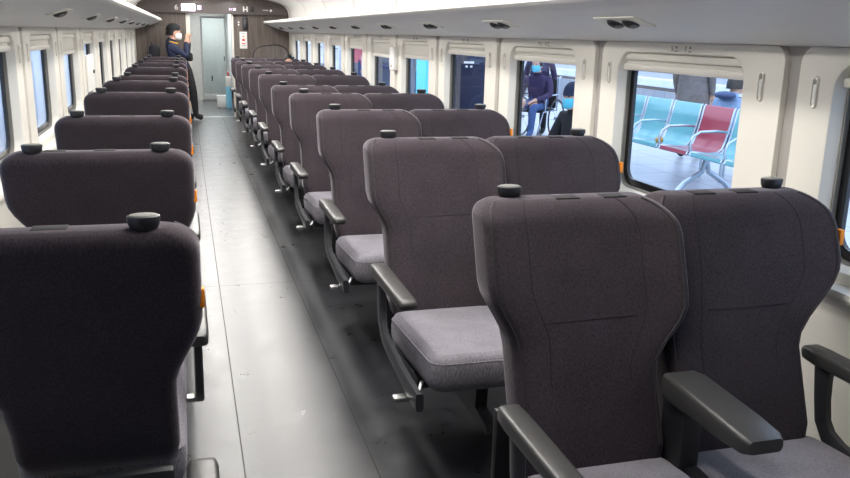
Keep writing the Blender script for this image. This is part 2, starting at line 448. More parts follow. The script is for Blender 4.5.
sm = MB(); box(sm, 1.125, 1.19, -.112, -.1, 1.83, 1.925, .004); sm.build('sensor_box', M['dark'], hd)
for i in range(5):
    q = MB(); box(q, 1.34+i*.02, 1.354+i*.02, -.103, -.1, 1.862, 1.876, 0); q.build('printed_mark', M['textw'], hd)
q = MB(); cyl(q, (1.48, -.107, 1.865), (1.48, -.1, 1.865), .022); q.build('round_button', M['textw'], hd)
# door frame + vestibule
fr = MB()
box(fr, DX0-.07, DX0, YF-.03, YF+.08, 0, DZ, .006); box(fr, DX1, DX1+.035, YF-.02, YF+.08, 0, DZ, .006)
struct(fr.build('trim_1', M['cream']))
tr = MB(); box(tr, DX0, DX1, YF-.02, YF+.04, 0, .006, .002); struct(tr.build('trim_2', M['alu']))
vb = MB(); VY = YF+3.7
box(vb, DX0-.06, DX0, YF+.06, VY+.3, 0, 2.0); box(vb, DX1+.06, DX1+.12, YF+.06, VY+.3, 0, 2.0)
struct(vb.build('wall_vestibule', M['vest'], smooth=False))
vc = MB(); box(vc, -.2, 1.1, YF+.06, VY+1.4, 1.93, 1.96); struct(vc.build('ceiling_vestibule', M['ceil'], smooth=False))
vl = empty('vestibule_light', (.47, YF+1.8, 1.925)); tag(vl, 'bright white ceiling light in the vestibule beyond the bulkhead', 'light')
q = MB(); box(q, -.22, .22, -.25, .25, -.006, .004, .002); q.build('diffuser', M['vled'], vl)
door_fill = empty('vestibule_light', (.55, VY+.65, 1.925)); tag(door_fill, 'unseen fill light added behind the far door to brighten its glass', 'light')  # added fill, hidden above the door head, so the glass looks pale
q = MB(); box(q, -.2, .2, -.2, .2, -.006, .004, .002); q.build('diffuser', M['vled'], door_fill)
q = MB(); box(q, -.25, .25, -.28, .28, 0, .006, .002); q.build('housing', M['white'], vl)
# glass door
q = MB()
box(q, DX0, .33, VY, VY+.05, 0, 1.93); box(q, .88, DX1+.12, VY, VY+.05, 0, 1.93); box(q, .33, .88, VY, VY+.05, 1.80, 1.93)
dr = q.build('door_1', M['alu'], smooth=False); struct(dr)
q = MB(); box(q, .33, .37, VY+.01, VY+.04, .02, 1.80, .004); box(q, .84, .88, VY+.01, VY+.04, .02, 1.80, .004); box(q, .37, .84, VY+.01, VY+.04, 1.76, 1.80, .004); box(q, .37, .84, VY+.01, VY+.04, .02, .14, .004)
q.build('door_leaf_frame', M['vest'], dr)
q = MB(); box(q, .37, .84, VY+.02, VY+.03, .14, 1.76); q.build('glass_pane', M['doorglass'], dr, smooth=False)
q = MB(); box(q, .81, .83, VY-.03, VY+.01, .86, .96, .006); q.build('door_handle', M['dark'], dr)
q = MB(); box(q, -.2, 1.1, VY+1.3, VY+1.36, 0, 2.0); box(q, -.2, -.14, VY, VY+1.3, 0, 2.0); box(q, 1.04, 1.1, VY, VY+1.3, 0, 2.0); struct(q.build('wall_beyond_door', M['vest'], smooth=False))
q = MB(); box(q, .53, .56, VY-.004, VY+.02, .42, .54, .003); q.build('lock_plate', M['text'], dr)
# notice + intercom + switches + arched panel on the bulkhead
t = empty('notice_board', (1.00, YF+.003, 1.345)); tag(t, 'narrow white notice with red print on the brown far bulkhead', 'sign')
q = MB(); box(q, -.065, .065, -.006, 0, -.14, .15, .003); q.build('notice_sheet', M['signwhite'], t)
q = MB(); box(q, -.02, .02, -.0085, -.006, -.01, .03, 0); q.build('red_print', M['red'], t)
for a_ in ((-.012, .012, .06, .08), (-.03, .03, -.06, -.045)):
    q = MB(); box(q, a_[0], a_[1], -.0085, -.006, a_[2], a_[3], 0); q.build('red_print', M['red'], t)
for a_ in ((.115, .122), (-.09, -.084)):
    q = MB(); box(q, -.03, .03, -.0085, -.006, a_[0], a_[1], 0); q.build('grey_print', M['text'], t)
t = empty('intercom', (1.035, YF, 1.655)); tag(t, 'dark wall intercom box above the white notice on the far bulkhead', 'intercom')
q = MB(); box(q, -.045, .045, -.05, 0, -.13, .09, .012); q.build('body', M['dark'], t)
q = MB(); box(q, -.028, .028, -.054, -.05, -.075, .04, .004); q.build('face_plate', M['frame'], t)
t = empty('light_switch', (.925, YF, 1.635)); tag(t, 'pair of small white switches beside the intercom on the far bulkhead', 'switch')
for z in (-.022, .022):
    q = MB(); box(q, -.012, .012, -.008, 0, z-.014, z+.014, .003); q.build('button', M['textw'], t)
t = empty('alcove_panel', (0, YF-.003, 0)); tag(t, 'dark arched storage panel with rounded top on the right of the far bulkhead', 'panel')
ol = [(1.745, .0), (1.745, 1.05)]+[(1.505+.24*math.cos(a), 1.12+.17*math.sin(a)) for a in [math.radians(x) for x in range(10, 91, 16)]]+[(1.30+.16*math.cos(a), 1.10+.16*math.sin(a)) for a in [math.radians(x) for x in range(95, 181, 14)]]+[(1.14, .0)]
q = MB(); prism(q, ol, 1, -.40, 0); q.build('panel_board', M['wood'], t, angle=30)
q = MB(); tube(q, [(x, -.40, z) for x, z in ol], .010, 6); q.build('panel_rim', M['dark'], t)
t = empty('locker_door', (0, YF-.002, 0)); tag(t, 'dark brown equipment locker door in the bulkhead left of the doorway', 'locker')
q = MB(); box(q, -.62, -.12, -.012, 0, .0, 1.55, .004); q.build('door', M['wood'], t)
q = MB(); tube(q, [(-.62, -.012, .02), (-.62, -.012, 1.55), (-.12, -.012, 1.55), (-.12, -.012, .02)], .004, 5, closed=True); q.build('edge_gap', M['dark'], t)

# ------------------------------------------------------------------ reading lamps, hooks, marks
def rack_z(x):     # underside height for the right side
    pts = [(1.375, 1.645), (1.45, 1.612), (1.55, 1.575), (1.66, 1.543), (1.77, 1.509)]
    for (a, za), (b, zb) in zip(pts, pts[1:]):
        if a <= x <= b: return za+(zb-za)*(x-a)/(b-a)
def make_lamp(two, side):
    t = empty('reading_lamp')
    ang = math.atan2(.034, .105)*(1 if side > 0 else -1)
    q = MB(); L = .15 if two else .10
    box(q, -.05, .05, -L, L, -.005, .002, .003)
    p = q.build('base_plate', M['cream'], t)
    for y in ((-.055, .055) if two else (0,)):
        q = MB(); ellipsoid(q, (0, y, -.004), (.034, .036, .020), 16, 8, z1=.2); q.build('lamp_eyeball', M['dark'], t)
        q = MB(); ellipsoid(q, (.004, y-.018, -.014), (.016, .014, .010), 12, 6); q.build('lens', M['handle_top'], t)
    t.rotation_euler = (0, ang, 0)
    return t
for side in (1, -1):
    first = None
    for i in range(0, 10):
        y = (2.765+1.25*i) if side > 0 else (4.20+1.36*i)
        if y > YF-.5: continue
        xr = 1.545
        if first is None: first = make_lamp(side > 0, side); o = first
        else: o = copy_tree(first)
        x = xr if side > 0 else 2*CX-xr
        o.location = (x, y, rack_z(xr)-.001)
        n = i
        tag(o, '%s reading lamp under the %s luggage rack, %s from the camera' % ('twin' if side > 0 else 'single', 'right' if side > 0 else 'left', ORD[n]), 'reading lamp', 'reading lamps under the %s rack' % ('right' if side > 0 else 'left'))
def make_hook(side):
    t = empty('coat_hook')
    X = 0
    sgn = -side
    def ring(d, e): return [(sgn*d, *q) for q in rrect(-.014+e, .014-e, -.048+e, .048-e, .0135-e*.9, 5)]
    q = MB(); loft(q, [ring(0, 0), ring(.006, .002), ring(.006, .005), ring(.001, .007)], caps=False); loft(q, [ring(.001, .0069), ring(.0008, .0069)])
    q.build('surround', M['cream'], t)
    q = MB(); box(q, *sorted((sgn*.001, sgn*.005)), -.006, .006, -.032, .022, .003); q.build('hook', M['white'], t)
    q = MB(); box(q, *sorted((sgn*.001, sgn*.0025)), -.006, .006, .025, .038, .002); q.build('slot', M['gasket'], t)
    return t
for side, g0, ks in ((1, G_R, range(-1, 6)), (-1, G_L, range(-1, 4))):
    first = None
    for n, k in enumerate(ks):
        for w, (dy, nm) in enumerate(((.135, 'near'), (1.155, 'far'))):
            if first is None: first = make_hook(side); o = first
            else: o = copy_tree(first)
            o.location = (WR if side > 0 else WL, g0+k*PW+dy, 1.372)
            tag(o, 'cream coat hook on the %s wall, %s side of %s window from camera' % ('right' if side > 0 else 'left', nm, ORD[n]), 'coat hook', 'coat hooks on the %s wall' % ('right' if side > 0 else 'left'))
for n, k in enumerate(range(-1, 6)):
    t = empty('seat_number_mark', (WR-.0005, G_R+k*PW+.62, 1.482), 0)
    tag(t, 'tiny printed seat numbers above the %s window from the camera, right wall' % ORD[n], 'seat number', 'seat number marks on the right wall')
    odd = (5, 7) if k == 0 else (5-2*k+4, 7-2*k+4) if k < 0 else None
    a_, b_2 = (str(5+4*k) if k > 0 else '5', str(7+4*k) if k > 0 else '7') if k >= 0 else ('1', '3')
    R_ = (PI/2, 0, -PI/2)
    text_obj(a_, 'number', .026, M['text'], t, (0, .055, 0), R_, .0004)
    text_obj(b_2, 'number', .026, M['text'], t, (0, -.035, 0), R_, .0004)
    for yy in (.025, -.065):
        q = MB(); box(q, -.001, 0, yy-.004, yy+.004, .002, .010, 0); box(q, -.001, 0, yy-.011, yy+.011, -.010, -.007, 0); q.build('seat_icon', M['text'], t)
t = empty('emergency_panel', (WL, G_L+2*PW+.66, 0)); tag(t, 'white emergency equipment panel covering the middle of a left wall window', 'panel')
q = MB(); box(q, 0, .022, -.45, .02, .98, 1.285, .008); q.build('cover', M['white'], t)
q = MB(); box(q, .022, .034, -.10, -.05, 1.12, 1.15, .004); q.build('latch', M['dark'], t)
t = empty('wall_box', (WR, G_R+4*PW-.0, 1.30)); tag(t, 'small white wall box between two windows on the right wall, above the seats', 'box')
q = MB(); box(q, -.045, 0, -.075, .075, -.10, .10, .01); q.build('case', M['white'], t)
q = MB(); box(q, -.05, -.045, -.02, .0, -.07, -.05, .002); q.build('knob', M['gasket'], t)

# ------------------------------------------------------------------ seats
ZT, ZB = 1.105, .45
LEAN = .36
def yc(z): return -LEAN*(ZT-z)*(1 if z > .3 else 1)
def back_ring(xl, xr, fl, fr, z, dxl, dxr, dy, wing_l, wing_r, T=.125):
    # ring of a rounded rectangle in plan, front towards -Y
    x0 = xl+dxl; x1 = xr-dxr; yb = .085-dy; yf = .085-T+dy
    r = min(.035, (yb-yf)*.45)
    pts = []
    nf = 12
    def corner(cx, cy, a0):
        for i in range(6):
            a = math.radians(a0+90*i/5); pts.append([cx+r*math.cos(a), cy+r*math.sin(a)])
    corner(x1-r, yf+r, -90); corner(x1-r, yb-r, 0); 
    for i in range(1, 8): pts.append([x1-r+(x0+r-x1+r)*i/8, yb])
    corner(x0+r, yb-r, 90); corner(x0+r, yf+r, 180)
    for i in range(1, nf): pts.append([x0+r+(x1-r-x0-r)*i/nf, yf])
    out = []
    mid = (xl+xr)/2; hw = (xr-xl)/2
    for x, y in pts:
        u = (x-mid)/hw; w = (wing_r if u > 0 else wing_l)*max(0, (abs(u)-.45)/.55)**1.6
        fy = (yb-y)/max(1e-5, yb-yf)
        out.append((x, y-w*fy+yc(z)+0, z))
    return out
def make_backrest(parent, xl, xr, ins_l, ins_r, zl, zr, handles=(), tab=None, patches=(), crease=True, wing=.045, wing2=None, Rl=.06, Rr=.06):
    # xl..xr bulge width; ins: how far the body narrows below; z: (start, end) of narrowing
    zs = [ZB, .50, .58, .66, .70, .74, .78, .81, .84, .87, .90, .93, .97, 1.01]
    R = .052
    for q_ in sorted({Rl, Rr, R}):
        for a in range(0, 91, 15): zs.append(ZT-q_+q_*math.sin(math.radians(a)))
    zs = sorted(set(round(z, 4) for z in zs)); zs = [z for i, z in enumerate(zs) if i == 0 or z-zs[i-1] > .0008 or z == zs[-1]]
    rings = []; info = []
    for z in zs:
        il = ins_l*(1-ss(zl[0], zl[1], z)); ir = ins_r*(1-ss(zr[0], zr[1], z))
        def rd(Q):
            if z <= ZT-Q: return 0
            q = (z-(ZT-Q))/Q; return min(Q*(1-math.sqrt(max(0, 1-q*q))), Q*.85)
        dxl, dxr, dy = rd(Rl), rd(Rr), rd(R)*.8
        wl = wing*ss(zl[0]-.02, zl[1], z)*(1-.5*ss(1.05, ZT, z)); wr = (wing2 or wing)*ss(zr[0]-.02, zr[1], z)*(1-.5*ss(1.05, ZT, z))
        if z < .5: dxl += .01; dxr += .01; dy += .008
        rings.append(back_ring(xl+il, xr-ir, 0, 0, z, dxl, dxr, dy, wl, wr))
    mb = MB(); loft(mb, rings)
    b = mb.build('backrest', M['fabric'], parent, angle=80)
    n = len(rings[0])
    # piping along the two front corners
    ir_, il_ = 1, 5+6+7+6+4
    for idx in (ir_, il_):
        q = MB(); path = [rings[i][idx] for i in range(1, len(rings)-2)]
        tube(q, [(p[0], p[1]-.001, p[2]) for p in path], .0035, 5); q.build('piping', M['piping'], b)
    # inner stitched seams, front side and back side
    for sgn in (0, 1):
        q = MB(); pts = []
        for i in range(3, len(rings)-2):
            ring = rings[i]; base = n-11
            j = base+1 if sgn == 0 else n-2
            p = ring[j]; pts.append((p[0], p[1]+.001, p[2]))
        tube(q, pts, .0022, 5); q.build('stitched_seam', M['stitch'], b)
    if crease:
        w = xr-xl; z = .815
        q = MB(); yy = .085-.125+yc(z)
        tube(q, [(xl+w*(.22+.6*i/8), yy+.0005, z-.002*math.sin(i*.8)) for i in range(9)], .0024, 5); q.build('stitched_seam', M['stitch'], b)
    for px in patches:
        q = MB(); box(q, px-.035, px+.035, -.012, .03, ZT-.0105+.0, ZT+.0012, .001); q.build('hook_strip', M['patch'], b)
    if tab:
        q = MB(); x = xr-.002 if tab > 0 else xl+.002; zt_ = .985 if tab > 0 else .925; yt = -.055 if tab > 0 else .045
        box(q, x-.007, x+.007, -.012+yt+yc(zt_), .012+yt+yc(zt_), zt_-.022, zt_+.022, .002); q.build('fabric_tab', M['orange'], b); b.children[-1]['label'] = 'orange tab'
    for hx in handles:
        q = MB()
        rings2 = []; hy = .042; hz = ZT-.008
        def er(rx, ry, z): return [(hx+rx*math.cos(2*PI*j/20), hy+ry*math.sin(2*PI*j/20), z) for j in range(20)]
        for t_ in range(7):
            a = t_/6*PI/2; k_ = .42+.58*math.sin(a)
            rings2.append(er(.034*k_, .026*k_, hz+.030*(1-math.cos(a))))
        rings2 += [er(.0335, .0255, hz+.034), er(.030, .022, hz+.035)]
        loft(q, rings2); tube(q, [(hx, hy, hz-.02), (hx, hy, hz+.004)], .014, 12)
        q.build('grab_handle', M['dark'], b)
        q = MB(); loft(q, [er(.029, .021, hz+.0345), er(.028, .020, hz+.0365), er(.025, .018, hz+.037)])
        q.build('handle_cap', M['handle_top'], b)
    return b
def make_cushion(parent, x0, x1, sh=0):
    y1, y0 = -.23+sh, -.83+sh
    rings = []
    zt, zb = .478, .335
    for (e, z) in ((.03, zb), (.010, zb+.012), (.002, zb+.04), (0, zt-.05), (.004, zt-.025), (.014, zt-.008), (.03, zt)):
        R = rrect(x0+e, x1-e, y0+e, y1-e*.3, max(.012, .05-e*.4), 6)
        rings.append([(x, y, z+(.02*ss(y0+.25, y0, y)-.015*ss(y0+.2, y1, y) if z > zb+.05 else (.03*ss(y1-.1, y0, y)))) for x, y in R])
    mb = MB(); loft(mb, rings)
    # crowned top: extra inner rings
    e0 = rings[-1]; cx = (x0+x1)/2; cy = (y0+y1)/2
    prev = e0; rr2 = [e0]
    for s, dz in ((.92, .004), (.7, .008), (.4, .010)): rr2.append([(cx+(p[0]-cx)*s, cy+(p[1]-cy)*s, p[2]+dz) for p in e0])
    mb.f.pop(); mb.mi.pop(); loft(mb, rr2, caps=False); o_ = len(mb.v)-len(e0); mb.f.append(tuple(range(o_, o_+len(e0)))); mb.mi.append(0)
    c = mb.build('seat_cushion', M['cushion'], parent, angle=75)
    q = MB(); path = [(p[0], p[1], p[2]) for p in rings[-3]]
    tube(q, path, .0028, 5, closed=True); q.build('piping', M['cushion'], c)
    return c
def make_side_arm(parent, x, out, sh=0):
    # x centre of the arm; out = +1 when the aisle lies towards -X
    y0, y1 = -.755+sh, -.285+sh
    pts = []
    rings = []
    for y, w, zt, zb in ((y1, .024, .672, .645), (y1-.012, .030, .677, .638), (y1-.06, .032, .678, .634), (-.54+sh, .032, .676, .636), (y0+.03, .031, .674, .638), (y0+.008, .028, .671, .641), (y0, .020, .665, .647)):
        R = rrect(x-w, x+w, zb, zt, .011, 3)
        rings.append([(a, y, b) for a, b in R])
    q = MB(); loft(q, rings); q.build('armrest_pad', M['armpad'], parent, angle=60)
    # bent side frame: post down at the rear, bar running forward under the cushion
    def section(p, d, w, t):
        # p (y,z), d direction (y,z)
        L = math.hypot(*d); d = (d[0]/L, d[1]/L); nrm = (-d[1], d[0])
        return [(x+sx*w, p[0]+nrm[0]*sz*t, p[1]+nrm[1]*sz*t) for sx, sz in ((-1, -.7), (-.7, -1), (.7, -1), (1, -.7), (1, .7), (.7, 1), (-.7, 1), (-1, .7))]
    P_ = [(a_+sh, b_) for a_, b_ in [(-.355, .645), (-.358, .60), (-.365, .54), (-.378, .48), (-.405, .445), (-.45, .425), (-.54, .408), (-.66, .395), (-.78, .385), (-.90, .385)]]
    T_ = [.030, .026, .023, .023, .024, .025, .024, .024, .030, .030]
    rings = []
    for i, p in enumerate(P_):
        a = P_[max(0, i-1)]; b = P_[min(len(P_)-1, i+1)]
        rings.append(section(p, (b[0]-a[0], b[1]-a[1]), .013, T_[i]))
    q = MB(); loft(q, rings); fr = q.build('side_frame', M['frame'], parent, angle=40)
    return fr
def make_base(parent, xs, x0, x1):
    q = MB()
    for x in xs:
        prism(q, [(-.46, .0), (.02, .0), (.0, .03), (-.14, .05), (-.18, .30), (-.34, .30), (-.31, .05), (-.44, .03)], 0, x-.025, x+.025)
    box(q, x0+.04, x1-.04, -.60, -.20, .29, .335, .01)
    q.build('pedestal', M['frame'], parent)
    q = MB(); rings = []
    box(q, x0+.05, x1-.05, -.02, .012, .30, .52, .01); 
    q.build('back_shell', M['dark'], parent)
def make_pedal(parent, x, s):
    q = MB(); tube(q, [(x+s*.04, -.70, .365), (x+s*.02, -.74, .352), (x-s*.02, -.76, .345)], .007, 6)
    box(q, *sorted((x-s*.075, x-s*.01)), -.782, -.742, .334, .352, .006); q.build('recline_pedal', M['metal'], parent)
def make_double():
    t = empty('double_seat')
    # local X: aisle side at -, window side at +, origin in middle of pair
    W = .5425; D = -.015; Y4 = -.04
    make_backrest(t, D-.02, W, .0, .150, (.74, .92), (.70, .93), handles=(W-.14,), tab=1, patches=(.14, .28), wing=.0, wing2=.04, Rl=.05, Rr=.10)
    make_backrest(t, -W+.004, D+.034, .058, .089, (.75, .90), (.68, .86), handles=(-W+.110,), patches=(-W+.26, -W+.40), wing=.028, wing2=.065, Rl=.045, Rr=.09)
    make_cushion(t, -W+.055, -.055); make_cushion(t, -.045, W-.115)
    make_side_arm(t, -W-.004, 1)
    make_side_arm(t, W-.07, -1, .17)
    # middle arm
    rings = []
    cx = -.046
    for y, w, zt, zb in ((-.24, .05, .690, .632), (-.28, .056, .694, .626), (-.49, .056, .684, .630), (-.56, .054, .678, .634), (-.580, .045, .672, .640)):
        rings.append([(a, y, b) for a, b in rrect(cx-w, cx+w, zb, zt, .012, 3)])
    q = MB(); loft(q, rings); q.build('middle_armrest', M['armpad'], t, angle=50)
    q = MB(); box(q, cx-.03, cx+.03, -.32, -.22, .42, .64, .01); box(q, cx-.012, cx+.03, -.72, -.30, .40, .465, .01); q.build('armrest_post', M['dark'], t)
    make_base(t, (-.12, .30), -W+.03, W-.09)
    make_pedal(t, -W+.02, 1)
    return t
def make_single():
    # faces -Y locally, placed turned by 180 degrees; local window side at +X, aisle at -X
    t = empty('single_seat')
    hw = .3195
    make_backrest(t, -hw, hw, .068, .19, (.68, .88), (.62, .93), handles=(-hw+.112, hw-.112), tab=-1, patches=(-.02, .14), Rl=.07, Rr=.07)
    make_cushion(t, -hw+.055, hw-.17, .0)
    make_side_arm(t, -hw+.016, 1, -.16); make_side_arm(t, hw-.02, -1, -.10)
    make_base(t, (-.05,), -hw+.03, hw-.13)
    make_pedal(t, -hw+.10, 1)
    return t
dbl = make_double()
for k in range(10):
    o = dbl if k == 0 else copy_tree(dbl)
    o.location = (1.225 if k == 0 else 1.212, 1.923+1.25*k, 0)
    o.scale = (.978 if k == 0 else 1.010, 1, {0: 1.0, 4: .978}.get(k, 1.0))
    pos = 'nearest the camera' if k == 0 else 'farthest from the camera' if k == 9 else '%s from the camera' % ORD[k]
    tag(o, 'dark grey double seat facing the camera in the right hand row, %s' % pos, 'train seat', 'double seats right of the aisle')
sgl = make_single()
for k in range(-1, 10):
    o = sgl if k == -1 else copy_tree(sgl)
    o.location = (-.3075, 1.805+1.25*k+(.09 if k < 0 else 0), 0)
    o.scale = (1, 1, {1: .990, 2: .988, 3: 1.012, 4: 1.012, 5: .99, 6: 1.01, 7: 1.01}.get(k, 1))
    o.rotation_euler = (0, 0, PI)
    if k == -1: lb = 'single seat left of the aisle cut off by the bottom edge, only its arm shows'
    else: lb = 'dark grey single seat seen from behind, left of the aisle, %s' % ('nearest the camera' if k == 0 else 'farthest from the camera' if k == 9 else '%s from the camera' % ORD[k])
    tag(o, lb, 'train seat', 'single seats left of the aisle')

# ------------------------------------------------------------------ things at the far end
t = empty('sanitiser_stand', (.80, 16.97, 0)); tag(t, 'slim blue and white dispenser stand just beyond the doorway', 'dispenser')
q = MB(); box(q, -.055, .055, -.05, .05, 0, .60, .012); q.build('body', M['bottle'], t)
q = MB(); box(q, -.055, .055, -.052, .05, .42, .62, .012); q.build('white_top', M['signwhite'], t)
q = MB(); cyl(q, (0, 0, .62), (0, 0, .70), .012); box(q, -.03, .012, -.01, .01, .69, .705, .003); q.build('pump', M['red'], t)
t = empty('storage_bin', (.66, 17.1, 0)); tag(t, 'small translucent white bin on the floor beside the dispenser stand', 'bin')
q = MB(); box(q, -.09, .09, -.07, .07, 0, .22, .012); q.build('body', M['signwhite'], t)
q = MB(); box(q, -.095, .095, -.075, .075, .22, .24, .006); q.build('lid', M['white'], t)

# ------------------------------------------------------------------ people
def skin_mesh(name, verts, edges, rads, regions, mats, parent, sub=2, extra=None):
    """verts: joints; regions: per-edge material index; one continuous body mesh"""
    me = bpy.data.meshes.new('tmp'); me.from_pydata(verts, edges, [])
    o = bpy.data.objects.new('tmp', me); C.objects.link(o)
    o.modifiers.new('s', 'SKIN'); sv = me.skin_vertices[0].data
    for i, r in enumerate(rads):
        sv[i].radius = (r if isinstance(r, tuple) else (r, r)); sv[i].use_root = (i == 0)
    sd = o.modifiers.new('d', 'SUBSURF'); sd.levels = sub; sd.render_levels = sub
    dg = bpy.context.evaluated_depsgraph_get(); dg.update()
    m2 = bpy.data.meshes.new_from_object(o.evaluated_get(dg)); bpy.data.objects.remove(o)
    V = [Vector(v) for v in verts]
    mb = MB(); vs = [v.co[:] for v in m2.vertices]
    fs = []; mi = []
    for p in m2.polygons:
        c = p.center; best = 0; bd = 1e9
        for ei, (a, b) in enumerate(edges):
            A, B = V[a], V[b]; ab = B-A; t = max(0, min(1, (c-A).dot(ab)/max(1e-9, ab.length_squared)))
            d = (c-(A+ab*t)).length
            if d < bd: bd = d; best = regions[ei]
        fs.append(tuple(p.vertices)); mi.append(best)
    mb.v = vs; mb.f = fs; mb.mi = mi
    if extra: extra(mb)
    return mb.build(name, mats, parent, angle=80, recalc=False)
def head_extra(hc, fwd, skin_i, eye_i, s=1.0):
    """adds a head with brow, nose, ears, eyes, mouth to the body mesh"""
    f = Vector(fwd).normalized(); rt = f.cross(Vector((0, 0, 1))).normalized(); up = rt.cross(f).normalized()
    hc = Vector(hc)
    def W(a, b, c): return hc+rt*a*s+f*b*s+up*c*s
    def blob(mb, c, r, mi, n=14, m=10):
        rings = []
        for i in range(m+1):
            a = -PI/2+PI*i/m; q = max(.02, math.cos(a))
            rings.append([W(c[0]+r[0]*q*math.cos(2*PI*j/n), c[1]+r[1]*q*math.sin(2*PI*j/n), c[2]+r[2]*math.sin(a))[:] for j in range(n)])
        loft(mb, rings, mi)
    def go(mb):
        # skull with jaw taper
        rings = []
        for z, rx, ry, oy in ((-.118, .022, .026, .050), (-.112, .038, .046, .038), (-.095, .052, .068, .026), (-.06, .062, .082, .014), (-.02, .070, .092, .004), (.02, .075, .097, -.002), (.06, .072, .094, -.006), (.09, .058, .078, -.008), (.108, .036, .05, -.008), (.115, .008, .012, -.008)):
            rings.append([W(rx*math.cos(2*PI*j/18), oy+ry*math.sin(2*PI*j/18), z)[:] for j in range(18)])
        loft(mb, rings, skin_i)
        blob(mb, (0, .097, -.025), (.013, .018, .024), skin_i)
        for e in (-1, 1):
            blob(mb, (e*.076, -.006, -.012), (.010, .018, .030), skin_i)
            blob(mb, (e*.030, .084, .008), (.012, .008, .006), eye_i)
        blob(mb, (0, .083, -.068), (.024, .007, .005), eye_i)
    return go, W
def add_hand(V, E, R, G, wrist, direction, palm_n, curl, skin_i, s=1.0):
    """palm plus five skinned finger chains rooted in the palm"""
    d = Vector(direction).normalized(); n = Vector(palm_n).normalized(); side = d.cross(n).normalized()
    w = Vector(V[wrist]); p = w+d*.055*s
    ip = len(V); V.append(p[:]); R.append((.030*s, .016*s)); E.append((wrist, ip)); G.append(skin_i)
    for i, (off, L) in enumerate(((-.028, .060), (-.010, .070), (.010, .066), (.027, .050))):
        b = p+d*.035*s+side*off*s; prev = ip
        ib = len(V); V.append(b[:]); R.append(.0095*s); E.append((ip, ib)); G.append(skin_i); prev = ib
        dirv = d.copy()
        for j in range(2):
            dirv = (dirv+n*curl*(.5+j*.5)).normalized(); b = b+dirv*L*s*(.55 if j == 0 else .45)
            k = len(V); V.append(b[:]); R.append((.0085-.001*j)*s); E.append((prev, k)); G.append(skin_i); prev = k
    b = w+d*.03*s-side*.034*s; k = len(V); V.append(b[:]); R.append(.011*s); E.append((ip, k)); G.append(skin_i)
    b2 = b+(d*.7-side*.5+n*curl*.6)*.045*s; k2 = len(V); V.append(b2[:]); R.append(.009*s); E.append((k, k2)); G.append(skin_i)
def figure(name, label, J, fwd, mats, regs, hands=True, build=1.0, grp=None, curl=.8, handdir=None):
    """J: joint dict; regs: material index for torso, arms, legs, shoes; mats[0] is skin, last is eye"""
    t = empty(name, (J['pelvis'][0], J['pelvis'][1], J.get('base', 0)))
    off = Vector(t.location)
    L = lambda k: tuple(Vector(J[k])-off)
    V, E, R, G = [], [], [], []
    def add(k, r, par, g):
        V.append(L(k)); R.append(r if isinstance(r, tuple) else r*build)
        if par is not None: E.append((par, len(V)-1)); G.append(g)
        return len(V)-1
    b = build
    pel = add('pelvis', (.15*b, .12*b), None, 0)
    sp = add('waist', (.135*b, .11*b), pel, regs[0]); ch = add('chest', (.16*b, .12*b), sp, regs[0]); nk0 = add('collar', (.085*b, .075*b), ch, regs[0])
    nk = add('neck', .05, nk0, regs[0])
    V.append(tuple(Vector(J['head'])-off)); R.append(.055); E.append((nk, len(V)-1)); G.append(0)
    for s in 'LR':
        sh = add('sh'+s, .062, nk0 if False else ch, regs[1]); el = add('el'+s, .046, sh, regs[1]); wr = add('wr'+s, .034, el, regs[1])
        if hands:
            dr = Vector(V[wr])-Vector(V[el])
            if handdir: dr = Vector(handdir)
            add_hand(V, E, R, G, wr, dr, J.get('palm'+s, (0, 0, -1)), curl, 0, 1.0)
    for s in 'LR':
        hp = add('hip'+s, .092*min(1, 1.1/b), pel, regs[2]); kn = add('kn'+s, .066*min(1, 1.1/b), hp, regs[2]); an = add('an'+s, .045*min(1, 1.1/b), kn, regs[2]); to = add('to'+s, .038, an, regs[3])
    go, W = head_extra(tuple(Vector(J['head'])-off), fwd, 0, len(mats)-1, J.get('hs', 1.0))
    body = skin_mesh('body', V, E, R, G, mats, t, 2, go)
    tag(t, label, 'person', grp)
    return t, W
def hair_cap(t, W, mtl, name='hair', back=.0, low=-.03, fwdlim=.06, s=1.0, thick=.014):
    q = MB(); rings = []
    for i in range(9):
        a = i/8*PI/2
        z = low+(.128+thick-low)*math.sin(a); k = math.cos(a)**.8 if i < 8 else .02
        rings.append([W(( .080+thick*.5)*k*math.cos(2*PI*j/20), (-.012 if i < 3 else -.008)+min(fwdlim+.0*i + .012*i, (.102+thick)*k*math.sin(2*PI*j/20)), z)[:] for j in range(20)])
    loft(q, rings); return q.build(name, mtl, t, angle=70)
def mask(t, W, mtl):
    q = MB(); rings = []
    for i, (z, w) in enumerate(((-.108, .040), (-.09, .058), (-.06, .068), (-.03, .070), (-.008, .066))):
        rings.append([W(w*math.sin(a), .012+(.100 if i in (1, 2, 3) else .09)*math.cos(a)*1.06+.0, z)[:] for a in [math.radians(-85+170*j/12) for j in range(13)]])
    loft(q, rings, caps=False, closed=False); o = q.build('face_mask', mtl, t, angle=70)
    return o

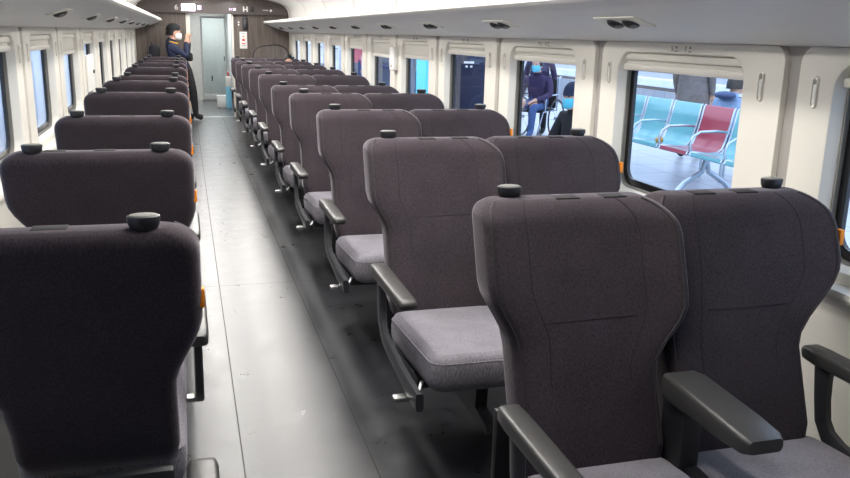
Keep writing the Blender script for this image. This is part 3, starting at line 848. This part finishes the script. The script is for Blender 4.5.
# standing photographer in front of the bulkhead
y0 = 14.70
J = dict(pelvis=(-.03, y0, .86), waist=(-.13, y0, 1.01), chest=(-.25, y0, 1.14), collar=(-.24, y0, 1.27), neck=(-.20, y0, 1.35), head=(-.165, y0, 1.46), hs=1.05,
         shL=(-.23, y0+.17, 1.23), elL=(.02, y0+.16, 1.07), wrL=(.055, y0+.04, 1.31), shR=(-.23, y0-.17, 1.23), elR=(.02, y0-.16, 1.06), wrR=(.03, y0-.06, 1.30),
         palmL=(.3, -1, 0), palmR=(.3, 1, 0),
         hipL=(-.05, y0+.09, .80), knL=(.0, y0+.09, .46), anL=(-.03, y0+.09, .08), toL=(.10, y0+.10, .04),
         hipR=(.02, y0-.09, .80), knR=(.10, y0-.07, .46), anR=(.13, y0-.06, .08), toR=(.25, y0-.07, .04))
pt, W = figure('person', 'person in navy jacket, cap and white mask taking a photo by the far doorway', J, (1, 0, -.05),
               [M['skin'], M['navy'], M['black_cloth'], M['hair']], (1, 1, 2, 2), handdir=(.15, 0, 1), curl=.5, build=1.4)
hair_cap(pt, W, M['hair'], 'hair', low=-.05, fwdlim=-.005, thick=.018)
hair_cap(pt, W, M['black_cloth'], 'cap', low=.03, fwdlim=.09, thick=.016)
mask(pt, W, M['maskw'])
q = MB(); c0 = Vector((-.20, y0, 1.30))-pt.location
tube(q, [c0+Vector((.085*math.cos(a), .095*math.sin(a), -.02*math.cos(a))) for a in [2*PI*i/18 for i in range(18)]], .012, 6, closed=True); q.build('lanyard', M['yellow'], pt)
t = empty('phone', (.075, y0-.01, 1.385)); tag(t, 'small phone held up in both hands by the standing person', 'phone')
q = MB(); box(q, -.005, .005, -.075, .075, -.037, .037, .004); q.build('case', M['dark'], t)
q = MB(); box(q, -.0065, -.005, -.07, .07, -.033, .033, .001); q.build('screen', M['handle_top'], t)
t = empty('backpack', (-.50, y0, .98)); tag(t, 'black backpack worn by the person standing at the far doorway', 'backpack')
q = MB(); box(q, -.08, .09, -.15, .15, -.05, .27, .06, seg=4); q.build('bag_body', M['black_cloth'], t)
q = MB(); box(q, -.12, -.06, -.11, .11, -.03, .14, .03, seg=3); q.build('front_pocket', M['dark'], t)
q = MB(); tube(q, [(-.02, -.02, .26), (-.04, 0, .31), (-.02, .02, .26)], .008, 6); q.build('carry_loop', M['dark'], t)
t = empty('shoulder_bag', (.07, y0-.02, 1.05)); tag(t, 'small black bag hanging at the elbow of the standing person', 'bag')
q = MB(); box(q, -.07, .05, -.06, .06, -.06, .08, .035, seg=4); q.build('bag_body', M['black_cloth'], t)
q = MB(); tube(q, [(-.05, 0, .07), (-.08, .0, .13), (-.02, .0, .14), (.02, 0, .07)], .007, 6); q.build('strap', M['dark'], t)

# seated passenger, only the top of the head shows above the seats
yb = 13.13-1.25
ys = yb-.42+1.25
hx = 1.50
J = dict(pelvis=(hx, ys-.0, .60), waist=(hx, ys+.0, .70), chest=(hx, ys+.03, .82), collar=(hx, ys+.05, .93), neck=(hx, ys+.055, .96), head=(hx, ys+.06, 1.04),
         shL=(hx-.16, ys+.03, .90), elL=(hx-.19, ys-.08, .70), wrL=(hx-.10, ys-.28, .66), shR=(hx+.13, ys+.03, .90), elR=(hx+.15, ys-.08, .70), wrR=(hx+.08, ys-.28, .66),
         hipL=(hx-.09, ys-.06, .58), knL=(hx-.10, ys-.45, .56), anL=(hx-.10, ys-.47, .12), toL=(hx-.10, ys-.58, .04),
         hipR=(hx+.08, ys-.06, .58), knR=(hx+.09, ys-.45, .56), anR=(hx+.09, ys-.47, .12), toR=(hx+.09, ys-.58, .04), base=0)
pt, W = figure('person', 'seated passenger whose dark hair and forehead show above the rearmost seats', J, (0, -1, 0), [M['skin'], M['black_cloth'], M['black_cloth'], M['hair']], (1, 1, 2, 2), hands=True)
hair_cap(pt, W, M['hair'], 'hair', low=-.02, fwdlim=.045, thick=.014)

# ------------------------------------------------------------------ outside, right: platform
q = MB(); box(q, WR+.22, 8.6, -6, 60, -.9, 0); g = q.build('platform', M['platform'], smooth=False); tag(g, 'pale paved station platform outside the right hand windows', 'platform', kind='structure')
q = MB(); box(q, 8.6, 14, -6, 80, -1.2, -1.1); tag(q.build('track_bed', M['asphalt'], smooth=False), 'dark track bed beyond the platform', 'track', kind='structure')
q = MB(); box(q, 14, 40, -6, 120, -1.2, 0); tag(q.build('platform', M['platform'], smooth=False), 'second platform across the tracks', 'platform', kind='structure')
for i, (x, z, lab) in enumerate(((9.9, -1.02, 'near steel rail on the track bed'), (11.3, -1.02, 'far steel rail on the track bed'))):
    q = MB(); box(q, x-.035, x+.035, -6, 80, -1.1, -.95, .01); tag(q.build('rail', M['chrome']), lab, 'rail', 'rails outside the right windows')
# pale station building far across
b = empty('station_building', (24, 20, 0)); tag(b, 'pale station building with dark openings across the tracks', 'building')
q = MB(); box(q, 0, .4, -26, 90, 0, 7); q.build('wall', M['fac'], b, smooth=False)
for i in range(14):
    yy = -22+i*6.3
    q = MB(); box(q, -.12, 0, yy, yy+.7, 0, 6); q.build('pillar', M['pink'] if i % 4 == 1 else M['snow'], b, smooth=False)
    q = MB(); box(q, -.03, 0, yy+1.6, yy+5.0, .7, 2.3); q.build('window', M['fac2'], b, smooth=False)
w_ = empty('barrier_wall', (14.2, 20, 0)); tag(w_, 'low grey barrier along the far platform edge', 'barrier')
q = MB(); box(q, 0, .2, -22, 80, -1.1, .1); q.build('wall', M['coat'], w_, smooth=False)
q = MB(); box(q, -.03, .23, -22, 80, .1, .35, .02); q.build('coping', M['snow'], w_, smooth=False)

# bench row on the platform
BX = 5.05
def bench_seat(t, y, mt, w=.50):
    q = MB(); prof_ = [(-.20, .395), (-.19, .425), (-.10, .420), (.05, .400), (.16, .405), (.215, .44), (.245, .52), (.29, .70), (.32, .845), (.335, .855)]
    th = .012
    rings = []
    for (x, z) in prof_:
        ww = w*.47
        rings.append([(x, -ww, z), (x, ww, z), (x+.012, ww, z-.014), (x+.012, -ww, z-.014)])
    loft(q, [[(a+0, b+y, c) for a, b, c in r] for r in rings])
    o = q.build('seat_shell', mt, t, angle=50)
    e = MB(); 
    for s in (-1, 1): tube(e, [(x, y+s*w*.475, z) for x, z in prof_], .010, 6)
    e.build('seat_rim', M['chrome'], t)
def bench_arm(t, y):
    q = MB(); tube(q, [(-.17, y, .41), (-.19, y, .50), (-.16, y, .58), (-.08, y, .625), (.10, y, .63), (.24, y, .62)], .014, 8); q.build('armrest', M['chrome'], t)
bt = empty('platform_bench', (BX, 0, 0)); tag(bt, 'row of aqua metal platform seats with one red seat outside the right window', 'bench')
ys_b = [y+.33 for y in (9.40, 8.83, 8.26, 7.69, 7.12, 6.55, 5.98)]
for yy, mt in zip(ys_b, ['aqua', 'aqua', 'aqua', 'aqua', 'redbench', 'aqua', 'aqua']): bench_seat(bt, yy, M['aqua'] if mt == 'aqua' else M['redbench'], .54)
for yy in ys_b: bench_arm(bt, yy-.285)
q = MB(); box(q, -.02, .05, 5.9, 10.1, .345, .395, .01); q.build('cross_beam', M['chrome'], bt)
for yy in (9.9, 7.16, 6.0):
    q = MB(); tube(q, [(-.30, yy, .015), (-.22, yy, .10), (-.02, yy, .22), (.02, yy, .36)], .028, 8); tube(q, [(.34, yy, .015), (.26, yy, .10), (.06, yy, .22), (.02, yy, .36)], .028, 8)
    q.build('leg', M['chrome'], bt)
t = empty('orange_fruit', (BX-.05, 7.95, .445)); q = MB(); ellipsoid(q, (0, 0, 0), (.045, .045, .04)); bb = q.build('fruit_skin', M['tan'], t); tag(t, 'small round orange brown thing lying on an aqua platform seat', 'fruit')

# standing figure behind the bench, seen from behind
def stander(x, y, fwd, mats, regs, label, h=1.68, lean=0, build=1.0):
    k = h/1.70; f = Vector(fwd).normalized(); r = f.cross(Vector((0, 0, 1)))
    P = lambda a, b_, z: (x+r.x*a+f.x*b_, y+r.y*a+f.y*b_, z*k)
    J = dict(pelvis=P(0, 0, .92), waist=P(0, 0, 1.06), chest=P(0, .0, 1.26), collar=P(0, 0, 1.40), neck=P(0, .01, 1.47), head=P(0, .03, 1.585))
    for s, e in (('L', -1), ('R', 1)):
        J['sh'+s] = P(e*.185, 0, 1.36); J['el'+s] = P(e*.24, -.03, 1.08); J['wr'+s] = P(e*.23, .06, .86)
        J['hip'+s] = P(e*.09, 0, .86); J['kn'+s] = P(e*.10, .02, .48); J['an'+s] = P(e*.10, -.02, .08); J['to'+s] = P(e*.11, .12, .035)
        J['palm'+s] = (-r.x*e, -r.y*e, 0)
    return figure('person', label, J, fwd, mats, regs, curl=.3, build=build)
pt, W = stander(6.35, 9.40, (.8, .6, 0), [M['skin'], M['coat'], M['black_cloth'], M['hair']], (1, 1, 1, 2), 'person in long grey brown coat standing behind the platform bench, turned away', build=1.12)
hair_cap(pt, W, M['hair'], low=-.05, fwdlim=.03)
q = MB(); rings = []
for z, w, dd in ((.55, .24, .19), (.95, .215, .18), (1.15, .205, .17), (1.32, .20, .15), (1.40, .15, .11)):
    rings.append([(w*math.cos(2*PI*j/20), dd*math.sin(2*PI*j/20), z) for j in range(20)])
loft(q, rings, caps=False); q.build('long_coat', M['coat'], pt)
def sitter(x, y, fwd, mats, regs, label, seat=.45, hands=True, top=None, reach=.0, build=1.0):
    f = Vector(fwd).normalized(); r = f.cross(Vector((0, 0, 1)))
    P = lambda a, b_, z: (x+r.x*a+f.x*b_, y+r.y*a+f.y*b_, z)
    s0 = seat
    J = dict(pelvis=P(0, 0, s0+.12), waist=P(0, .02, s0+.25), chest=P(0, .04, s0+.42), collar=P(0, .06, s0+.55), neck=P(0, .08, s0+.61), head=P(0, .11, s0+.715))
    for s, e in (('L', -1), ('R', 1)):
        J['sh'+s] = P(e*.18, .04, s0+.50); J['el'+s] = P(e*.25, .12, s0+.27); J['wr'+s] = P(e*.12, .34, s0+.20)
        J['hip'+s] = P(e*.09, .04, s0+.10); J['kn'+s] = P(e*.12, .44, s0+.10); J['an'+s] = P(e*.12, .48, .12); J['to'+s] = P(e*.13, .61, .07)
        J['palm'+s] = (0, 0, -1)
    return figure('person', label, J, fwd, mats, regs, hands=hands, curl=.6, build=build)
pt, W = sitter(5.76, 7.85, (.9, .25, 0), [M['skin'], M['blue_coat'], M['jeans'], M['hair']], (1, 1, 2, 2), 'person in pale blue hooded coat seated behind the bench, facing away', seat=.36, build=1.05)
hair_cap(pt, W, M['hair'], low=-.06, fwdlim=.03, thick=.02)
q = MB(); c = Vector((5.76, 7.85, 0))-pt.location
ellipsoid(q, (c.x-.05, c.y, .945), (.10, .14, .045)); q.build('hood', M['deepblue'], pt)
t = empty('seat_block', (5.78, 7.85, 0)); tag(t, 'grey backless seat under the person in the pale blue coat', 'seat')
q = MB(); box(q, -.2, .2, -.24, .24, .30, .38, .02); q.build('seat', M['chrome'], t)
for sx in (-1, 1):
    for sy in (-1, 1):
        q = MB(); cyl(q, (sx*.16, sy*.19, 0), (sx*.16, sy*.19, .31), .015, 8); q.build('leg', M['chrome'], t)

# wheelchairs with their users
def wheelchair(x, y, fwd, label):
    t = empty('wheelchair', (x, y, 0), math.atan2(fwd[1], fwd[0])); tag(t, label, 'wheelchair')
    q = MB(); box(q, -.22, .24, -.22, .22, .40, .45, .02); q.build('seat', M['black_cloth'], t)
    q = MB(); box(q, -.26, -.22, -.22, .22, .45, .90, .015); q.build('backrest', M['black_cloth'], t)
    q = MB()
    for s in (-1, 1): tube(q, [(-.34, s*.24, .93), (-.25, s*.24, .91), (-.24, s*.24, .42), (.26, s*.24, .42), (.34, s*.2, .12)], .012, 6); tube(q, [(-.24, s*.24, .66), (.18, s*.24, .66), (.2, s*.24, .42)], .012, 6)
    q.build('frame', M['chrome'], t)
    for s in (-1, 1):
        q = MB(); tube(q, [(-.12+.29*math.cos(2*PI*i/24), s*.29, .30+.29*math.sin(2*PI*i/24)) for i in range(24)], .014, 6, closed=True)
        w = q.build('large_wheel', M['dark'], t)
        q = MB()
        for i in range(8): tube(q, [(-.12, s*.29, .30), (-.12+.28*math.cos(2*PI*i/8), s*.29, .30+.28*math.sin(2*PI*i/8))], .003, 4)
        cyl(q, (-.12, s*.26, .30), (-.12, s*.31, .30), .025, 10); q.build('spokes', M['chrome'], w)
        q = MB(); tube(q, [(.28+.065*math.cos(2*PI*i/14), s*.20, .075+.065*math.sin(2*PI*i/14)) for i in range(14)], .012, 6, closed=True); cyl(q, (.28, s*.2, .07), (.28, s*.2, .40), .01, 6); q.build('caster', M['dark'], t)
        q = MB(); box(q, .34, .50, s*.12-.06, s*.12+.06, .05, .065, .005); q.build('footplate', M['chrome'], t)
    return t
f1 = Vector((-.90, -.30, 0)).normalized()
x1, y1 = 3.68, 7.35
wc = wheelchair(x1, y1, f1, 'black wheelchair carrying the person in black jacket and cap outside')
pt, W = sitter(x1+.03, y1, f1, [M['skin'], M['black_cloth'], M['jeans'], M['hair']], (1, 1, 2, 2), 'person in black jacket, dark cap and cyan mask seated close outside the window', seat=.245, build=1.3)
wc.scale = (1, 1, .66)
hair_cap(pt, W, M['navy'], 'cap', low=.015, fwdlim=.12, thick=.022); mask(pt, W, M['maskb'])
f2 = Vector((-.75, -.66, 0)).normalized()
x2, y2 = 5.20, 11.8
wheelchair(x2, y2, f2, 'black wheelchair carrying the person in the dark purple jacket')
pt, W = sitter(x2+.03, y2, f2, [M['skin'], M['purple'], M['jeans'], M['hair']], (1, 1, 2, 2), 'person in dark purple jacket and cyan mask seated farther back on the platform', seat=.40, build=1.05)
hair_cap(pt, W, M['hair'], low=-.02, fwdlim=.05); mask(pt, W, M['maskb'])
pt, W = stander(5.45, 12.3, (-.6, -.7, 0), [M['skin'], M['purple'], M['black_cloth'], M['hair']], (1, 1, 2, 2), 'person in plum coat and black trousers standing beside the farther wheelchair', h=1.42)
hair_cap(pt, W, M['hair'], low=-.03, fwdlim=.05)
# navy uniform close to the fourth window
pt, W = stander(3.66, 10.3, (.3, .95, 0), [M['skin'], M['navy'], M['navy'], M['hair']], (1, 1, 2, 2), 'person in navy uniform jacket with white back marks standing close outside', build=1.6, h=1.62)
hair_cap(pt, W, M['hair'], 'hair', low=-.06, fwdlim=.03, thick=.02)
q = MB(); 
for a, b2, z, h_ in ((-.17, -.04, 1.17, .028), (-.15, -.12, 1.12, .025), (-.09, -.06, 1.12, .025)):
    box(q, a, b2, -.205, -.19, z, z+h_, .002)
q_ = MB(); loft(q_, [[(w*math.cos(2*PI*j/20), dd*math.sin(2*PI*j/20), z) for j in range(20)] for z, w, dd in ((.35, .30, .20), (.8, .29, .20), (1.0, .28, .19), (1.22, .27, .18), (1.33, .21, .14))]); oc = q_.build('long_jacket', M['navy'], pt); oc.rotation_euler = (0, 0, math.atan2(-.3, .95))
oo = q.build('back_print', M['textw'], pt); oo.rotation_euler = (0, 0, math.atan2(-.3, .95))
pt, W = stander(3.6, 18.3, (.1, -1, 0), [M['skin'], M['pink'], M['jeans'], M['hair']], (1, 1, 2, 2), 'person in bright pink red coat on the platform outside a far window', build=1.2, h=1.62)
hair_cap(pt, W, M['hair'], low=-.03, fwdlim=.05)
# cyan lit panel and maroon poster stand
t = empty('advert_pillar', (3.78, 13.0, 0)); tag(t, 'tall bright cyan panel standing on the platform outside a window', 'advert')
q = MB(); box(q, -.12, .12, -.28, .28, 0, 2.3, .02); q.build('panel', M['cyan'], t)
q = MB(); box(q, -.15, .15, .28, .42, 0, 2.35, .02); q.build('side_post', M['fac2'], t)
t = empty('vending_machine', (3.95, 12.15, 0)); tag(t, 'dark maroon machine with small white marks right of the cyan panel', 'machine')
q = MB(); box(q, -.25, .3, -.42, .42, 0, 1.9, .03); q.build('cabinet', M['maroon'], t)
for i in range(5):
    q = MB(); box(q, -.256, -.25, -.30+.03*i, -.12+.03*i, .95-.13*i, 1.0-.13*i, 0); q.build('printed_mark', M['textw'], t)
t = empty('kiosk', (3.9, 15.9, 0)); tag(t, 'dark blue shelved kiosk with a pale post, outside a far window', 'kiosk')
q = MB(); box(q, -.3, .5, -1.1, 1.0, 0, 2.4, .03); q.build('cabinet', M['fac2'], t)
for z in (.9, 1.15, 1.4): 
    q = MB(); box(q, -.36, -.3, -1.0, .9, z, z+.03, 0); q.build('shelf', M['jeans'], t)
q = MB(); box(q, -.42, -.34, -.2, .02, 0, 2.4, .01); q.build('post', M['snow'], t)
for i, yy in enumerate((22.0, 27.5, 34.0)):
    t = empty('platform_pillar', (4.6+.5*i, yy, 0)); tag(t, 'pale platform pillar outside the far right windows, %s from the camera' % ORD[i], 'pillar', 'pillars on the right platform')
    q = MB(); box(q, -.2, .2, -.2, .2, 0, 3.4, .03); q.build('shaft', M['fac'], t); q = MB(); box(q, -.26, .26, -.26, .26, 0, .3, .02); q.build('plinth', M['fac2'], t)

# ------------------------------------------------------------------ outside, left
q = MB(); box(q, -12, WL-.25, -4, 70, -1.2, -1.1); tag(q.build('track_bed', M['asphalt'], smooth=False), 'dark track bed outside the left windows', 'track', kind='structure')
b = empty('neighbouring_train', (-3.4, 20, 0)); tag(b, 'pale blue and white train standing on the track outside the left windows', 'train')
q = MB(); box(q, -.15, 0, -24, 45, -.9, 2.6); q.build('car_side', M['fac'], b, smooth=False)
for i in range(22):
    yy = -22+3.0*i
    q = MB(); box(q, 0, .012, yy, yy+1.7, .95, 1.6, .005); q.build('window', M['fac2'], b, smooth=False)
    q = MB(); box(q, 0, .02, yy+.2, yy+1.5, .25, .72, .005); q.build('white_panel', M['snow'], b, smooth=False)

# ------------------------------------------------------------------ light, world, camera
w = bpy.data.worlds.new('World'); S.world = w; w.use_nodes = True
nt = w.node_tree; bg = nt.nodes['Background']; bg.inputs['Color'].default_value = (.66, .79, 1, 1); bg.inputs['Strength'].default_value = 1.0
cam = bpy.data.cameras.new('Camera'); co = bpy.data.objects.new('Camera', cam); C.objects.link(co)
cam.sensor_width = 36; cam.sensor_fit = 'HORIZONTAL'; cam.lens = 814.8897*36/850
r = Vector((.9611391, -.27509424, .02312554)); u = Vector((.0451988, .23944808, .96985653)); f = Vector((.27233931, .93112178, -.24257685))
mtx = Matrix(((r.x, u.x, -f.x, 0), (r.y, u.y, -f.y, 0), (r.z, u.z, -f.z, H), (0, 0, 0, 1)))
co.matrix_world = mtx; cam.clip_start = .05; cam.clip_end = 300
S.camera = co
S.view_settings.view_transform = 'Standard'; S.view_settings.look = 'None'; S.view_settings.gamma = 1; S.view_settings.exposure = 1.4
S.cycles.max_bounces = 10; S.cycles.diffuse_bounces = 5; S.cycles.glossy_bounces = 4; S.cycles.transparent_max_bounces = 12
S.cycles.use_denoising = True; S.cycles.sample_clamp_indirect = 6
S.cycles.use_light_tree = True
